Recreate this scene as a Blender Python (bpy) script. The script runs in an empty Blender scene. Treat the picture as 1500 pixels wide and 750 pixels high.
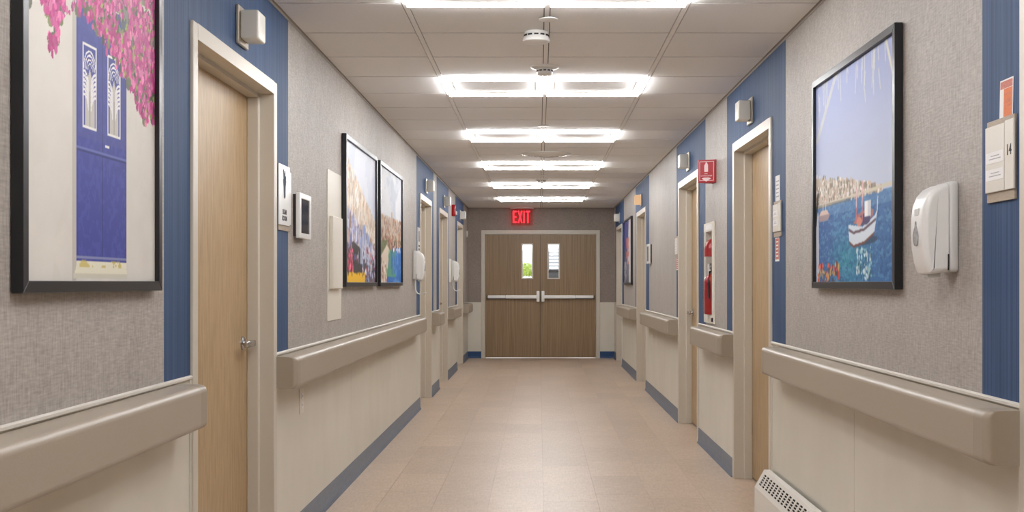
import bpy, bmesh, math, random
import numpy as np
from mathutils import Vector

# ------------------------------------------------------------------ camera, world, exposure
sc = bpy.context.scene
COL = sc.collection
W_LEFT, W_RIGHT, H_CEIL, Y_END, Y_BACK = -1.165, 1.234, 2.46, 18.34, -3.86
cam_d = bpy.data.cameras.new('camera')
cam = bpy.data.objects.new('camera', cam_d)
COL.objects.link(cam)
cam.location = (0, 0, 1.23)
cam.rotation_euler = (math.pi / 2, 0, 0)
cam_d.sensor_width = 36
cam_d.sensor_fit = 'HORIZONTAL'
cam_d.lens = 36 * 1640 / 1500
cam_d.shift_x = -39.5 / 1500
cam_d.shift_y = 39.5 / 1500
cam_d.clip_start = 0.05
sc.camera = cam

wd = bpy.data.worlds.new('sky')
sc.world = wd
wd.use_nodes = True
wd.node_tree.nodes['Background'].inputs[0].default_value = (0.86, 0.93, 1.0, 1)
wd.node_tree.nodes['Background'].inputs[1].default_value = 1.3

sc.view_settings.view_transform = 'Standard'
sc.view_settings.look = 'None'
sc.view_settings.exposure = 1.12
sc.view_settings.gamma = 1
sc.view_settings.use_curve_mapping = False
LIGHT_STRENGTH = 16.5
LIGHT_COLOR = (0.985, 0.99, 1.0, 1)

random.seed(7)
rng = np.random.default_rng(11)


# ------------------------------------------------------------------ colour and materials
def lin(c):
    c = c / 255.0
    return c / 12.92 if c <= 0.04045 else ((c + 0.055) / 1.055) ** 2.4


def rgb(r, g, b):
    return (lin(r), lin(g), lin(b), 1)


def mat(name, col, rough=0.5, metal=0.0, noise=None, bump=0.0, col2=None, spec=0.5, rand=None, coat=0.0, contrast=(0.3, 0.7)):
    """Principled material; noise = (scale x, y, z, detail) in world metres mixes col with col2."""
    m = bpy.data.materials.new(name)
    m.use_nodes = True
    nt = m.node_tree
    N, L = nt.nodes, nt.links
    b = N['Principled BSDF']
    b.inputs['Roughness'].default_value = rough
    b.inputs['Metallic'].default_value = metal
    b.inputs['Specular IOR Level'].default_value = spec
    b.inputs['Coat Weight'].default_value = coat
    b.inputs['Base Color'].default_value = col
    if noise:
        g = N.new('ShaderNodeNewGeometry')
        mp = N.new('ShaderNodeMapping')
        mp.inputs['Scale'].default_value = noise[:3]
        tx = N.new('ShaderNodeTexNoise')
        tx.inputs['Scale'].default_value = 1
        tx.inputs['Detail'].default_value = noise[3]
        tx.inputs['Roughness'].default_value = 0.65
        L.new(g.outputs['Position'], mp.inputs[0])
        L.new(mp.outputs[0], tx.inputs[0])
        rp = N.new('ShaderNodeValToRGB')
        rp.color_ramp.elements[0].position = contrast[0]
        rp.color_ramp.elements[1].position = contrast[1]
        rp.color_ramp.elements[0].color = col
        rp.color_ramp.elements[1].color = col2 or col
        L.new(tx.outputs['Fac'], rp.inputs[0])
        out = rp.outputs[0]
        if bump:
            bp = N.new('ShaderNodeBump')
            bp.inputs['Strength'].default_value = bump
            bp.inputs['Distance'].default_value = 0.002
            L.new(tx.outputs['Fac'], bp.inputs['Height'])
            L.new(bp.outputs[0], b.inputs['Normal'])
        if rand:
            oi = N.new('ShaderNodeObjectInfo')
            mr = N.new('ShaderNodeMapRange')
            mr.inputs['To Min'].default_value = 1 - rand
            mr.inputs['To Max'].default_value = 1 + rand
            L.new(oi.outputs['Random'], mr.inputs[0])
            mx = N.new('ShaderNodeVectorMath')
            mx.operation = 'SCALE'
            L.new(out, mx.inputs[0])
            L.new(mr.outputs[0], mx.inputs['Scale'])
            out = mx.outputs[0]
        L.new(out, b.inputs['Base Color'])
    return m


def linen(name, c1, c2, c3, scales=((150, 150, 22), (26, 26, 170), (7, 7, 3)), rough=0.55, spec=0.35, bump=0.35, rand=0.0):
    """woven wall vinyl: crossed fine horizontal and vertical threads"""
    m = bpy.data.materials.new(name)
    m.use_nodes = True
    N, L = m.node_tree.nodes, m.node_tree.links
    b = N['Principled BSDF']
    b.inputs['Roughness'].default_value = rough
    b.inputs['Specular IOR Level'].default_value = spec
    g = N.new('ShaderNodeNewGeometry')
    facs = []
    for s in scales:
        mp = N.new('ShaderNodeMapping')
        mp.inputs['Scale'].default_value = s
        L.new(g.outputs['Position'], mp.inputs[0])
        t = N.new('ShaderNodeTexNoise')
        t.inputs['Scale'].default_value = 1
        t.inputs['Detail'].default_value = 3
        L.new(mp.outputs[0], t.inputs[0])
        facs.append(t.outputs['Fac'])
    a = N.new('ShaderNodeMath')
    a.operation = 'ADD'
    L.new(facs[0], a.inputs[0])
    L.new(facs[1], a.inputs[1])
    a2 = N.new('ShaderNodeMath')
    a2.operation = 'MULTIPLY_ADD'
    L.new(facs[2], a2.inputs[0])
    a2.inputs[1].default_value = 0.35
    L.new(a.outputs[0], a2.inputs[2])
    mr = N.new('ShaderNodeMapRange')
    mr.inputs['From Min'].default_value = 0.78
    mr.inputs['From Max'].default_value = 1.6
    L.new(a2.outputs[0], mr.inputs[0])
    rp = N.new('ShaderNodeValToRGB')
    e = rp.color_ramp.elements
    e[0].color, e[1].color = c1, c3
    e.new(0.5).color = c2
    L.new(mr.outputs[0], rp.inputs[0])
    if rand:
        oi = N.new('ShaderNodeObjectInfo')
        rr = N.new('ShaderNodeMapRange')
        rr.inputs['To Min'].default_value = 1 - rand
        rr.inputs['To Max'].default_value = 1 + rand
        L.new(oi.outputs['Random'], rr.inputs[0])
        mx = N.new('ShaderNodeVectorMath')
        mx.operation = 'SCALE'
        L.new(rp.outputs[0], mx.inputs[0])
        L.new(rr.outputs[0], mx.inputs['Scale'])
        L.new(mx.outputs[0], b.inputs['Base Color'])
    else:
        L.new(rp.outputs[0], b.inputs['Base Color'])
    bp = N.new('ShaderNodeBump')
    bp.inputs['Strength'].default_value = bump
    bp.inputs['Distance'].default_value = 0.001
    L.new(a.outputs[0], bp.inputs['Height'])
    L.new(bp.outputs[0], b.inputs['Normal'])
    return m


def emit(name, col, strength):
    m = bpy.data.materials.new(name)
    m.use_nodes = True
    N, L = m.node_tree.nodes, m.node_tree.links
    N.remove(N['Principled BSDF'])
    e = N.new('ShaderNodeEmission')
    e.inputs[0].default_value = col
    e.inputs[1].default_value = strength
    L.new(e.outputs[0], N['Material Output'].inputs[0])
    return m


def clear(name, tint=(1, 1, 1, 1), gloss=0.08):
    m = bpy.data.materials.new(name)
    m.use_nodes = True
    N, L = m.node_tree.nodes, m.node_tree.links
    N.remove(N['Principled BSDF'])
    t = N.new('ShaderNodeBsdfTransparent')
    t.inputs[0].default_value = tint
    g = N.new('ShaderNodeBsdfGlossy')
    g.inputs['Roughness'].default_value = 0.05
    x = N.new('ShaderNodeMixShader')
    x.inputs[0].default_value = gloss
    L.new(t.outputs[0], x.inputs[1])
    L.new(g.outputs[0], x.inputs[2])
    L.new(x.outputs[0], N['Material Output'].inputs[0])
    return m


def printed(name):
    m = bpy.data.materials.new(name)
    m.use_nodes = True
    N, L = m.node_tree.nodes, m.node_tree.links
    b = N['Principled BSDF']
    b.inputs['Roughness'].default_value = 0.55
    b.inputs['Specular IOR Level'].default_value = 0.3
    a = N.new('ShaderNodeVertexColor')
    a.layer_name = 'print'
    L.new(a.outputs[0], b.inputs['Base Color'])
    return m


M = dict(
    linen=linen('grey_woven_vinyl', rgb(150, 142, 135), rgb(171, 164, 157), rgb(191, 185, 178)),
    end_linen=linen('darker_woven_vinyl', rgb(128, 117, 109), rgb(146, 134, 126), rgb(164, 152, 143)),  # darker and browner than the side wall vinyl
    blue=mat('blue_strie_vinyl', rgb(44, 65, 97), 0.6, noise=(160, 160, 0.8, 4), col2=rgb(74, 97, 133), bump=0.1, spec=0.2),
    wainscot=mat('cream_wall_panel', rgb(211, 205, 191), 0.42, noise=(3, 3, 1.5, 2), col2=rgb(218, 213, 200)),
    cap=mat('pale_cap_moulding', rgb(214, 208, 198), 0.4),
    rail=mat('beige_vinyl_rail', rgb(164, 152, 136), 0.36, noise=(300, 300, 300, 2), col2=rgb(170, 158, 142), bump=0.05),
    rail_end=mat('beige_vinyl_end', rgb(160, 148, 132), 0.4),
    frame=mat('painted_steel_frame', rgb(203, 195, 181), 0.38),
    wood=mat('light_oak_door', rgb(164, 138, 103), 0.45, noise=(60, 60, 7, 6), col2=rgb(190, 163, 126)),
    wood_end=mat('shaded_oak_door', rgb(128, 104, 76), 0.45, noise=(60, 60, 1.3, 5), col2=rgb(156, 131, 98)),  # oak darkened and browned: shade at the corridor end put into the colour
    base=mat('grey_blue_cove_base', rgb(92, 103, 120), 0.4, noise=(20, 20, 40, 3), col2=rgb(104, 115, 132)),
    base_end=mat('deep_blue_cove_base', rgb(26, 66, 112), 0.4),
    tile=mat('ceiling_tile', rgb(233, 232, 231), 0.9, noise=(220, 220, 220, 2), col2=rgb(240, 239, 238), bump=0.15, rand=0.012),
    runner=mat('ceiling_grid_metal', rgb(236, 234, 231), 0.5),
    core=mat('plasterboard', rgb(120, 112, 104), 0.9),
    void=mat('painted_joint_shade', rgb(52, 47, 43), 0.8),  # dark colour stands in for shade in the ceiling tile joints
    angle=mat('wall_angle_metal', rgb(150, 140, 128), 0.5),
    floor_tile=linen('floor_vinyl_tile', rgb(173, 152, 132), rgb(189, 168, 148), rgb(204, 184, 165), ((14, 90, 1), (90, 14, 1), (2.5, 2.5, 1)), 0.36, 0.5, 0.02, 0.06),
    joint=mat('floor_joint', rgb(150, 130, 110), 0.6),
    black=mat('black_frame', rgb(26, 26, 30), 0.32),
    white=mat('white_plastic', rgb(228, 227, 224), 0.28),
    grey_white=mat('pale_grey_plastic', rgb(206, 205, 203), 0.35),
    cream=mat('cream_plastic', rgb(224, 218, 206), 0.45),
    shade=mat('frosted_white_shade', rgb(226, 223, 214), 0.35),
    nickel=mat('satin_nickel', rgb(190, 182, 168), 0.35, metal=0.6),
    chrome=mat('chrome', rgb(190, 190, 192), 0.18, metal=1.0),
    alu=mat('brushed_aluminium', rgb(246, 246, 245), 0.35),
    dark=mat('dark_plastic', rgb(30, 28, 30), 0.35),
    screen=mat('black_glass_screen', rgb(18, 14, 18), 0.08, spec=0.8),
    red=mat('red_enamel', rgb(176, 18, 26), 0.3),
    red_sign=mat('red_sign_face', rgb(172, 20, 34), 0.35),
    pink=mat('pale_sign_print', rgb(240, 214, 216), 0.5),
    ink=mat('dark_ink', rgb(46, 46, 52), 0.6),
    grey_ink=mat('grey_ink', rgb(170, 170, 172), 0.6),
    slate=mat('slate_grey_drawing', rgb(84, 92, 104), 0.6),
    sign=mat('pale_sign_plate', rgb(214, 208, 196), 0.4),
    sign_tan=mat('tan_sign_backer', rgb(158, 142, 122), 0.5, noise=(40, 40, 300, 3), col2=rgb(174, 158, 138)),
    paper=mat('white_paper', rgb(236, 234, 232), 0.7),
    orange=mat('orange_paper_print', rgb(212, 104, 48), 0.6, noise=(160, 160, 160, 3), col2=rgb(224, 126, 66)),
    red_brown=mat('brick_red_paper_print', rgb(186, 92, 78), 0.6, noise=(160, 160, 160, 3), col2=rgb(206, 130, 110)),
    lens=mat('smoky_lens', rgb(120, 120, 122), 0.12, noise=(60, 60, 60, 2), col2=rgb(190, 190, 190)),
    heater=mat('white_enamel', rgb(226, 222, 214), 0.35),
    slot=mat('shadow_black', rgb(14, 13, 12), 0.8),
    glass=clear('door_glass'),
    bubble=clear('clear_acrylic', (0.96, 0.97, 0.97, 1), 0.035),
    acrylic=clear('exit_acrylic', (1.0, 0.80, 0.79, 1), 0.0),
    led=emit('led_strip', LIGHT_COLOR, LIGHT_STRENGTH),
    exit=emit('exit_red_glow', (1.0, 0.03, 0.045, 1), 1.15),
    warm=emit('warm_lamp', (1.0, 0.62, 0.34, 1), 0.36),
    strobe=mat('clear_strobe_lens', rgb(238, 238, 240), 0.1),
    paving=mat('outdoor_paving', rgb(190, 186, 178), 0.8),
    siding=mat('white_siding', rgb(238, 238, 236), 0.6),
    louvre=mat('grey_louvre', rgb(140, 142, 146), 0.5),
    leaf=mat('yellow_green_leaf', rgb(150, 170, 60), 0.6, noise=(14, 14, 14, 3), col2=rgb(190, 205, 90)),
    petal=mat('white_petal', rgb(240, 238, 240), 0.6),
    print=printed('printed_canvas'),
)


# ------------------------------------------------------------------ frames of reference: (p, a, z) -> world
def LEFT(p, a, z): return (W_LEFT + p, a, z)          # p: distance out from the wall, a: along the corridor
def RIGHT(p, a, z): return (W_RIGHT - p, a, z)
def END(p, a, z): return (a, Y_END - p, z)            # a: world x
def WORLD(x, y, z): return (x, y, z)


# ------------------------------------------------------------------ mesh helpers
def box(bm, T, p0, p1, a0, a1, z0, z1):
    v = [bm.verts.new(T(p, a, z)) for p in (p0, p1) for a in (a0, a1) for z in (z0, z1)]
    for f in ((0, 1, 3, 2), (4, 6, 7, 5), (0, 4, 5, 1), (2, 3, 7, 6), (0, 2, 6, 4), (1, 5, 7, 3)):
        bm.faces.new([v[i] for i in f])
    return bm


def nb(): return bmesh.new()


def bx(T, *a, bev=0, seg=2):
    bm = box(nb(), T, *a)
    if bev:
        bevel(bm, bev, seg)
    return bm


def bevel(bm, w, seg=2, edges=None):
    bmesh.ops.recalc_face_normals(bm, faces=bm.faces[:])
    bmesh.ops.bevel(bm, geom=edges or bm.edges[:], offset=w, segments=seg, profile=0.5, affect='EDGES', clamp_overlap=True)
    return bm


def prism(bm, T, poly, lo, hi, axis):
    """poly in the two other coordinates, extruded along axis ('p','a','z') from lo to hi"""
    def pt(u, v, w):
        return T(*{'a': (u, w, v), 'p': (w, u, v), 'z': (u, v, w)}[axis])
    A = [bm.verts.new(pt(u, v, lo)) for u, v in poly]
    B = [bm.verts.new(pt(u, v, hi)) for u, v in poly]
    n = len(poly)
    bm.faces.new(A)
    bm.faces.new(B[::-1])
    for i in range(n):
        bm.faces.new((A[i], B[i], B[(i + 1) % n], A[(i + 1) % n]))
    return bm


def slab(T, p0, p1, a0, a1, z0, z1, holes=(), shift=None):
    """one connected slab with rectangular through holes (a0,a1,z0,z1); only outer faces"""
    A = sorted({a0, a1} | {h[i] for h in holes for i in (0, 1) if a0 < h[i] < a1})
    Z = sorted({z0, z1} | {h[i] for h in holes for i in (2, 3) if z0 < h[i] < z1})
    bm = nb()
    cache = {}
    if shift:
        T0 = T
        T = lambda p, a, z: T0(p, a + shift[0], z + shift[1])

    def vert(p, i, j):
        k = (p, i, j)
        if k not in cache:
            cache[k] = bm.verts.new(T(p, A[i], Z[j]))
        return cache[k]

    def solid(i, j):
        if not (0 <= i < len(A) - 1 and 0 <= j < len(Z) - 1):
            return False
        ca, cz = (A[i] + A[i + 1]) / 2, (Z[j] + Z[j + 1]) / 2
        return not any(h[0] < ca < h[1] and h[2] < cz < h[3] for h in holes)
    for i in range(len(A) - 1):
        for j in range(len(Z) - 1):
            if not solid(i, j):
                continue
            for p in (p0, p1):
                bm.faces.new((vert(p, i, j), vert(p, i + 1, j), vert(p, i + 1, j + 1), vert(p, i, j + 1)))
            for di, dj, e in ((-1, 0, ((i, j), (i, j + 1))), (1, 0, ((i + 1, j), (i + 1, j + 1))), (0, -1, ((i, j), (i + 1, j))), (0, 1, ((i, j + 1), (i + 1, j + 1)))):
                if not solid(i + di, j + dj):
                    (q, r), (s, t) = e
                    bm.faces.new((vert(p0, q, r), vert(p0, s, t), vert(p1, s, t), vert(p1, q, r)))
    return bm


def lathe(bm, T, c, prof, n=32, axis='z', ca=True):
    """prof: list of (radius, height along axis); c = (p, a, z) centre"""
    def pt(r, h, k):
        x, y = r * math.cos(k), r * math.sin(k)
        if axis == 'z': return T(c[0] + x, c[1] + y, c[2] + h)
        if axis == 'p': return T(c[0] + h, c[1] + x, c[2] + y)
        return T(c[0] + x, c[1] + h, c[2] + y)
    rings = [[bm.verts.new(pt(r, h, 2 * math.pi * i / n)) for i in range(n)] for r, h in prof]
    for A, B in zip(rings, rings[1:]):
        for i in range(n):
            bm.faces.new((A[i], A[(i + 1) % n], B[(i + 1) % n], B[i]))
    bm.faces.new(rings[0])
    bm.faces.new(rings[-1])
    return bm


def tube(bm, T, pts, r, n=8):
    P = [Vector(T(*p)) for p in pts]
    rings = []
    for i, c in enumerate(P):
        d = (P[min(i + 1, len(P) - 1)] - P[max(i - 1, 0)]).normalized()
        u = d.cross(Vector((0.31, 0.2, 0.93))).normalized()
        w = d.cross(u)
        rings.append([bm.verts.new(c + r * (math.cos(t) * u + math.sin(t) * w)) for t in (2 * math.pi * k / n for k in range(n))])
    for A, B in zip(rings, rings[1:]):
        for i in range(n):
            bm.faces.new((A[i], A[(i + 1) % n], B[(i + 1) % n], B[i]))
    bm.faces.new(rings[0])
    bm.faces.new(rings[-1])
    return bm


def root_of(o):
    while o.parent:
        o = o.parent
    return o


def obj(name, bm, m, parent=None, smooth=None, kind=None, label=None, wn=False):
    bmesh.ops.recalc_face_normals(bm, faces=bm.faces[:])
    if parent is not None:
        off = root_of(parent).location
        if off.length:
            bmesh.ops.translate(bm, verts=bm.verts[:], vec=-off)
    me = bpy.data.meshes.new(name)
    bm.to_mesh(me)
    bm.free()
    me.materials.append(M[m] if isinstance(m, str) else m)
    o = bpy.data.objects.new(name, me)
    COL.objects.link(o)
    o.parent = parent
    if smooth:
        me.shade_smooth()
        me.set_sharp_from_angle(angle=math.radians(smooth))
    if wn:
        o.modifiers.new('weighted', 'WEIGHTED_NORMAL').keep_sharp = True
    if kind: o['kind'] = kind
    if label: o['label'] = label
    return o


def thing(name, label, cat, loc, group=None):
    o = bpy.data.objects.new(name, None)
    o.empty_display_size = 0.05
    COL.objects.link(o)
    o.location = loc
    o['label'] = label
    o['category'] = cat
    if group: o['group'] = group
    return o


def tag(o, label, cat, group=None):
    o['label'] = label
    o['category'] = cat
    if group: o['group'] = group
    return o


def text_bm(T, s, p, a, z, size, depth=0.001, flip=False, bold=0.0, sx=1.0):
    """lettering: mesh text centred at (a, z) on the plane p; flip mirrors the a direction to read on the right-hand wall"""
    cu = bpy.data.curves.new('letters', 'FONT')
    cu.body = s
    cu.size = size
    cu.align_x = 'CENTER'
    cu.align_y = 'CENTER'
    cu.offset = bold
    cu.resolution_u = 3
    ob = bpy.data.objects.new('letters', cu)
    me = bpy.data.meshes.new_from_object(ob)
    bm = nb()
    bm.from_mesh(me)
    bpy.data.objects.remove(ob)
    bpy.data.curves.remove(cu)
    bpy.data.meshes.remove(me)
    r = bmesh.ops.extrude_face_region(bm, geom=bm.faces[:])
    for v in r['geom']:
        if isinstance(v, bmesh.types.BMVert):
            v.co.z += depth
    k = -1 if flip else 1
    for v in bm.verts:
        v.co = T(p + v.co.z, a + k * v.co.x * sx, z + v.co.y)
    return bm


# ------------------------------------------------------------------ layout of the two long walls
L_DOORS = [(3.74, 4.94), (10.93, 12.08), (13.03, 14.21), (15.88, 17.08)]
R_DOORS = [(1.63, 2.855), (5.92, 7.09), (8.63, 9.86), (12.89, 14.07), (16.58, 17.78)]
L_BLUE = [(3.477, 5.199), (10.644, 12.366), (12.737, 14.42), (15.6, 17.29)]
R_BLUE = [(1.37, 3.116), (5.598, 7.346), (8.294, 10.043), (12.531, 14.302), (16.255, 18.05)]
D_TOP = 2.11            # top of the steel door frames
Z_CAP = 0.915
RECESS = (7.915, 8.21, 1.0, 1.60)      # niche of the extinguisher cabinet in the right-hand wall


def side_wall(name, T, doors, blues, seams, holes, base_name, side_word):
    cut = [(a, b, 0.0, D_TOP) for a, b in doors]
    core = obj(name, slab(T, -0.2, -0.004, Y_BACK, Y_END, 0.0, 2.50, [(a + .01, b - .01, -1, z - .01) for a, b, _, z in cut] + holes), 'core', kind='structure')
    obj('light_block_slab', bx(T, -0.25, -0.2, Y_BACK, Y_END, 0, 2.5), 'core', core)  # added unseen slab, stops sky light leaking through the door gaps
    cuts = sorted({Y_BACK, Y_END} | {v for b in blues for v in b})
    for a, b in zip(cuts, cuts[1:]):
        if b - a < 0.005:
            continue
        is_blue = any(x <= (a + b) / 2 <= y for x, y in blues)
        hl = [h for h in [(c, d, -1, e) for c, d, _, e in cut] + holes if h[1] > a and h[0] < b]
        obj('wall_covering', slab(T, -0.004, 0.0, a, b, Z_CAP, H_CEIL, hl), 'blue' if is_blue else 'linen', core)
    runs = []
    y = Y_BACK
    for a, b in doors:
        runs.append((y, a))
        y = b
    runs.append((y, Y_END))
    for r0, r1 in runs:
        if r1 - r0 < 0.02:
            continue
        edges = [r0] + [s for s in seams if r0 < s < r1] + [r1]
        for a, b in zip(edges, edges[1:]):
            obj('wainscot_panel', bx(T, -0.004, 0.0015, a + (0.0022 if a != r0 else 0), b - (0.0022 if b != r1 else 0), 0.0, Z_CAP), 'wainscot', core)
        for e, d in ((r0, 1), (r1, -1)):
            if e not in (Y_BACK, Y_END):
                obj('panel_edge_strip', bx(T, 0, .005, *sorted((e + d * .001, e + d * .016)), .115, .909), 'cap', core)
        cap = nb()
        prism(cap, T, [(0, .909), (.007, .909), (.009, .911), (.009, .918), (.005, .921), (0, .922)], r0, r1, 'a')
        obj('cap_moulding', cap, 'cap', core)
        bb = nb()
        prism(bb, T, [(0.0015, .115), (.005, .115), (.006, .03), (.010, .012), (.018, .002), (.018, 0), (.0015, 0)], r0, r1, 'a')
        obj(base_name, bb, 'base', smooth=50, kind='structure')
    ang = nb()
    prism(ang, T, [(0, H_CEIL), (.012, H_CEIL), (.012, H_CEIL - .0015), (.002, H_CEIL - .0015), (.002, H_CEIL - .013), (0, H_CEIL - .013)], Y_BACK, Y_END, 'a')
    obj('trim_1' if side_word == 'left' else 'trim_2', ang, 'angle', kind='structure')
    return core


side_wall('wall_left', LEFT, L_DOORS, L_BLUE, [-2.0, 0.0, 1.9, 6.935, 9.034, 16.9], [], 'baseboard_left', 'left')
side_wall('wall_right', RIGHT, R_DOORS, R_BLUE, [-2.0, -.2, 4.376, 11.0], [RECESS], 'baseboard_right', 'right')
# back wall behind the viewer closes the corridor
wb = obj('wall_back', bx(WORLD, W_LEFT - .25, W_RIGHT + .25, Y_BACK - .2, Y_BACK, 0, 2.5), 'linen', kind='structure')

# end wall with its double doors
E_FRAME = (-0.945, 0.998, 2.095)
we = obj('wall_end', slab(END, -0.2, -0.004, W_LEFT - .25, W_RIGHT + .25, 0, 2.5, [(E_FRAME[0] + .01, E_FRAME[1] - .01, -1, E_FRAME[2] - .01)]), 'core', kind='structure')
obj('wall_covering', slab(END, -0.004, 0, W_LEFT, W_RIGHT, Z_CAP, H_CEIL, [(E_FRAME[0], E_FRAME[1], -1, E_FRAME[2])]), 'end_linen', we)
for a, b in ((W_LEFT, E_FRAME[0]), (E_FRAME[1], W_RIGHT)):
    obj('wainscot_panel', bx(END, -0.004, 0.0015, a, b, 0, Z_CAP), 'wainscot', we)
    bb = nb()
    prism(bb, END, [(0.0015, .11), (.005, .11), (.006, .03), (.018, .002), (.018, 0), (.0015, 0)], a, b, 'a')
    obj('baseboard_end', bb, 'base_end', kind='structure')

# ------------------------------------------------------------------ floor of vinyl tiles
fl = obj('floor', bx(WORLD, W_LEFT - .25, W_RIGHT + .25, Y_BACK - .2, Y_END + .2, -0.06, -0.0022), 'joint', kind='structure')
TW, TL = 0.305, 0.61
n_col = 8
x0 = W_LEFT - 0.03
tile_mesh = {}
for c in range(n_col + 1):
    xa, xb = x0 + c * TW, x0 + (c + 1) * TW
    if c == 0: xa -= .17
    if c == n_col: continue
    if c == n_col - 1: xb = W_RIGHT + .17
    y = -0.3 - (0.305 if c % 2 else 0) - 0.1 * (c % 3)
    first = True
    while y < Y_END + .1:
        y2 = min(y + TL, Y_END + .18)
        ya = y
        if first: ya = Y_BACK
        bm = bx(WORLD, xa + .0006, xb - .0006, ya + .0006, y2 - .0006, -0.0022, 0.0)
        obj('floor_tile', bm, 'floor_tile', fl)
        y, first = y2, False

# ------------------------------------------------------------------ ceiling: grid, tiles, LED frame lights
ce = obj('ceiling', bx(WORLD, W_LEFT - .25, W_RIGHT + .25, Y_BACK - .2, Y_END + .2, 2.476, 2.56), 'core', kind='structure')
RUN = [-0.591, 0.037, 0.654]
PITCH, Y0 = 0.5858, 4.92
cols = [(W_LEFT, RUN[0] - .0155), (RUN[0] + .0155, RUN[1] - .0155), (RUN[1] + .0155, RUN[2] - .0155), (RUN[2] + .0155, W_RIGHT)]
for x in RUN:
    obj('grid_runner', bx(WORLD, x - .0115, x + .0115, Y_BACK, Y_END, H_CEIL - .0015, H_CEIL + .0148), 'runner', ce)
LIGHT_ROWS = [-13, -9, -5, -1, 3, 7, 11, 15, 19]
ROW_WORDS = {-13: 'rearmost pair, behind the viewer', -9: 'other pair behind the viewer', -5: 'pair right overhead',
             -1: 'nearest pair in view', 3: 'pair just beyond two smoke detectors', 7: 'pair just before round diffuser',
             11: 'pair just beyond round diffuser', 15: 'pair beyond the farthest detector', 19: 'farthest pair near exit sign'}
tile_cache = {}
def CEIL0(p, a, z): return (a, z, H_CEIL - p)
for k in range(-15, 23):
    ya, yb = Y0 + k * PITCH, Y0 + (k + 1) * PITCH
    yb = min(yb, Y_END)
    if yb - ya < .03: continue
    for c, (xa, xb) in enumerate(cols):
        if c in (1, 2) and k in LIGHT_ROWS:
            cx, cy = (xa + xb) / 2, (ya + yb) / 2
            word = 'left' if c == 1 else 'right'
            t = thing('led_frame_light', f'glowing square LED frame light, {word} one of the {ROW_WORDS[k]}', 'ceiling light', (cx, cy, H_CEIL), 'LED frame lights in the ceiling grid')
            hx, hy, w = (xb - xa) / 2 + .002, (yb - ya) / 2 - .002, 0.038
            obj('centre_panel', bx(WORLD, cx - hx + w, cx + hx - w, cy - hy + w, cy + hy - w, H_CEIL, H_CEIL + .012), 'tile', t)
            hw = w - .001
            obj('glow_block_lip', slab(CEIL0, 0, .0085, -hx + hw, hx - hw, -hy + hw, hy - hw, [(-hx + hw + .004, hx - hw - .004, -hy + hw + .004, hy - hw - .004)], (cx, cy)), 'runner', t)  # added lip, holds LED glow off the centre panel
            zt, zb, sl = H_CEIL + .010, H_CEIL - .022, .010       # translucent bars standing proud of the tiles
            for e0, e1, d in ((cy - hy, cy - hy + w, 'p'), (cy + hy - w, cy + hy, 'p')):
                bm = prism(nb(), WORLD, [(e0, zt), (e1, zt), (e1, H_CEIL - .004), (e1 - sl, zb), (e0 + sl, zb), (e0, H_CEIL - .004)], cx - hx, cx + hx, d)
                obj('led_bar', bm, 'led', t)
            for e0, e1 in ((cx - hx, cx - hx + w), (cx + hx - w, cx + hx)):
                bm = prism(nb(), WORLD, [(e0, zt), (e1, zt), (e1, H_CEIL - .004), (e1 - sl, zb), (e0 + sl, zb), (e0, H_CEIL - .004)], cy - hy + w, cy + hy - w, 'a')
                obj('led_bar', bm, 'led', t)
            continue
        key = (c, round(yb - ya, 3))
        if key not in tile_cache:
            bm = bx(WORLD, xa, xb, .0075, yb - ya - .0075, H_CEIL, H_CEIL + .015)
            o = obj('ceiling_tile', bm, 'tile', ce)
            tile_cache[key] = o
        else:
            o = tile_cache[key].copy()
            COL.objects.link(o)
        o.location = (0, ya, 0)
obj('joint_shade_sheet', bx(WORLD, W_LEFT, W_RIGHT, Y_BACK, Y_END, H_CEIL + .0152, H_CEIL + .016), 'void', ce)  # dark sheet painted as the shade between tiles


# ------------------------------------------------------------------ doors
def corridor_door(n, T, a0, a1, label, lever_far, s):
    t = bpy.data.objects.new(f'door_{n}', None)
    COL.objects.link(t)
    t.location = T(0, (a0 + a1) / 2, 0)
    t['kind'] = 'structure'
    t['label'] = label
    prof = [(.010, 0), (.010, .055), (-.055, .055), (-.055, .071), (-.105, .071), (-.105, .055), (-.16, .055), (-.16, 0)]
    for e, d in ((a0, 1), (a1, -1)):
        bm = prism(nb(), T, [(p, e + d * q) for p, q in prof], 0.0, D_TOP, 'z')
        obj('frame_jamb', bevel(bm, .0025, 1), 'frame', t)
    bm = prism(nb(), T, [(p, D_TOP - q) for p, q in prof], a0 + .0545, a1 - .0545, 'a')
    obj('frame_head', bm, 'frame', t)
    leaf = obj('door_leaf', bx(T, -.15, -.1055, a0 + .058, a1 - .058, .012, D_TOP - .058), 'wood', t)
    al = a1 - .145 if lever_far else a0 + .145
    dr = -1 if lever_far else 1
    h = lathe(nb(), T, (-.1055, al, .972), [(.030, 0), (.030, .006), (.026, .010), (.013, .011), (.013, .04)], 24, 'p')
    obj('lever_rose', h, 'chrome', leaf, smooth=40)
    a_in, a_out = sorted((al - dr * .016, al + dr * .115))
    obj('lever_handle', bx(T, -.068, -.050, a_in, a_out, .958, .985, bev=.005), 'chrome', leaf, smooth=50)
    for z in (.28, 1.05, 1.82):
        ah = a0 + .066 if lever_far else a1 - .066
        bm = lathe(nb(), T, (-.101, ah, z), [(.006, 0), (.006, .1)], 10, 'z')
        obj('hinge', bm, 'nickel', leaf, smooth=40)
    return t


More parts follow.
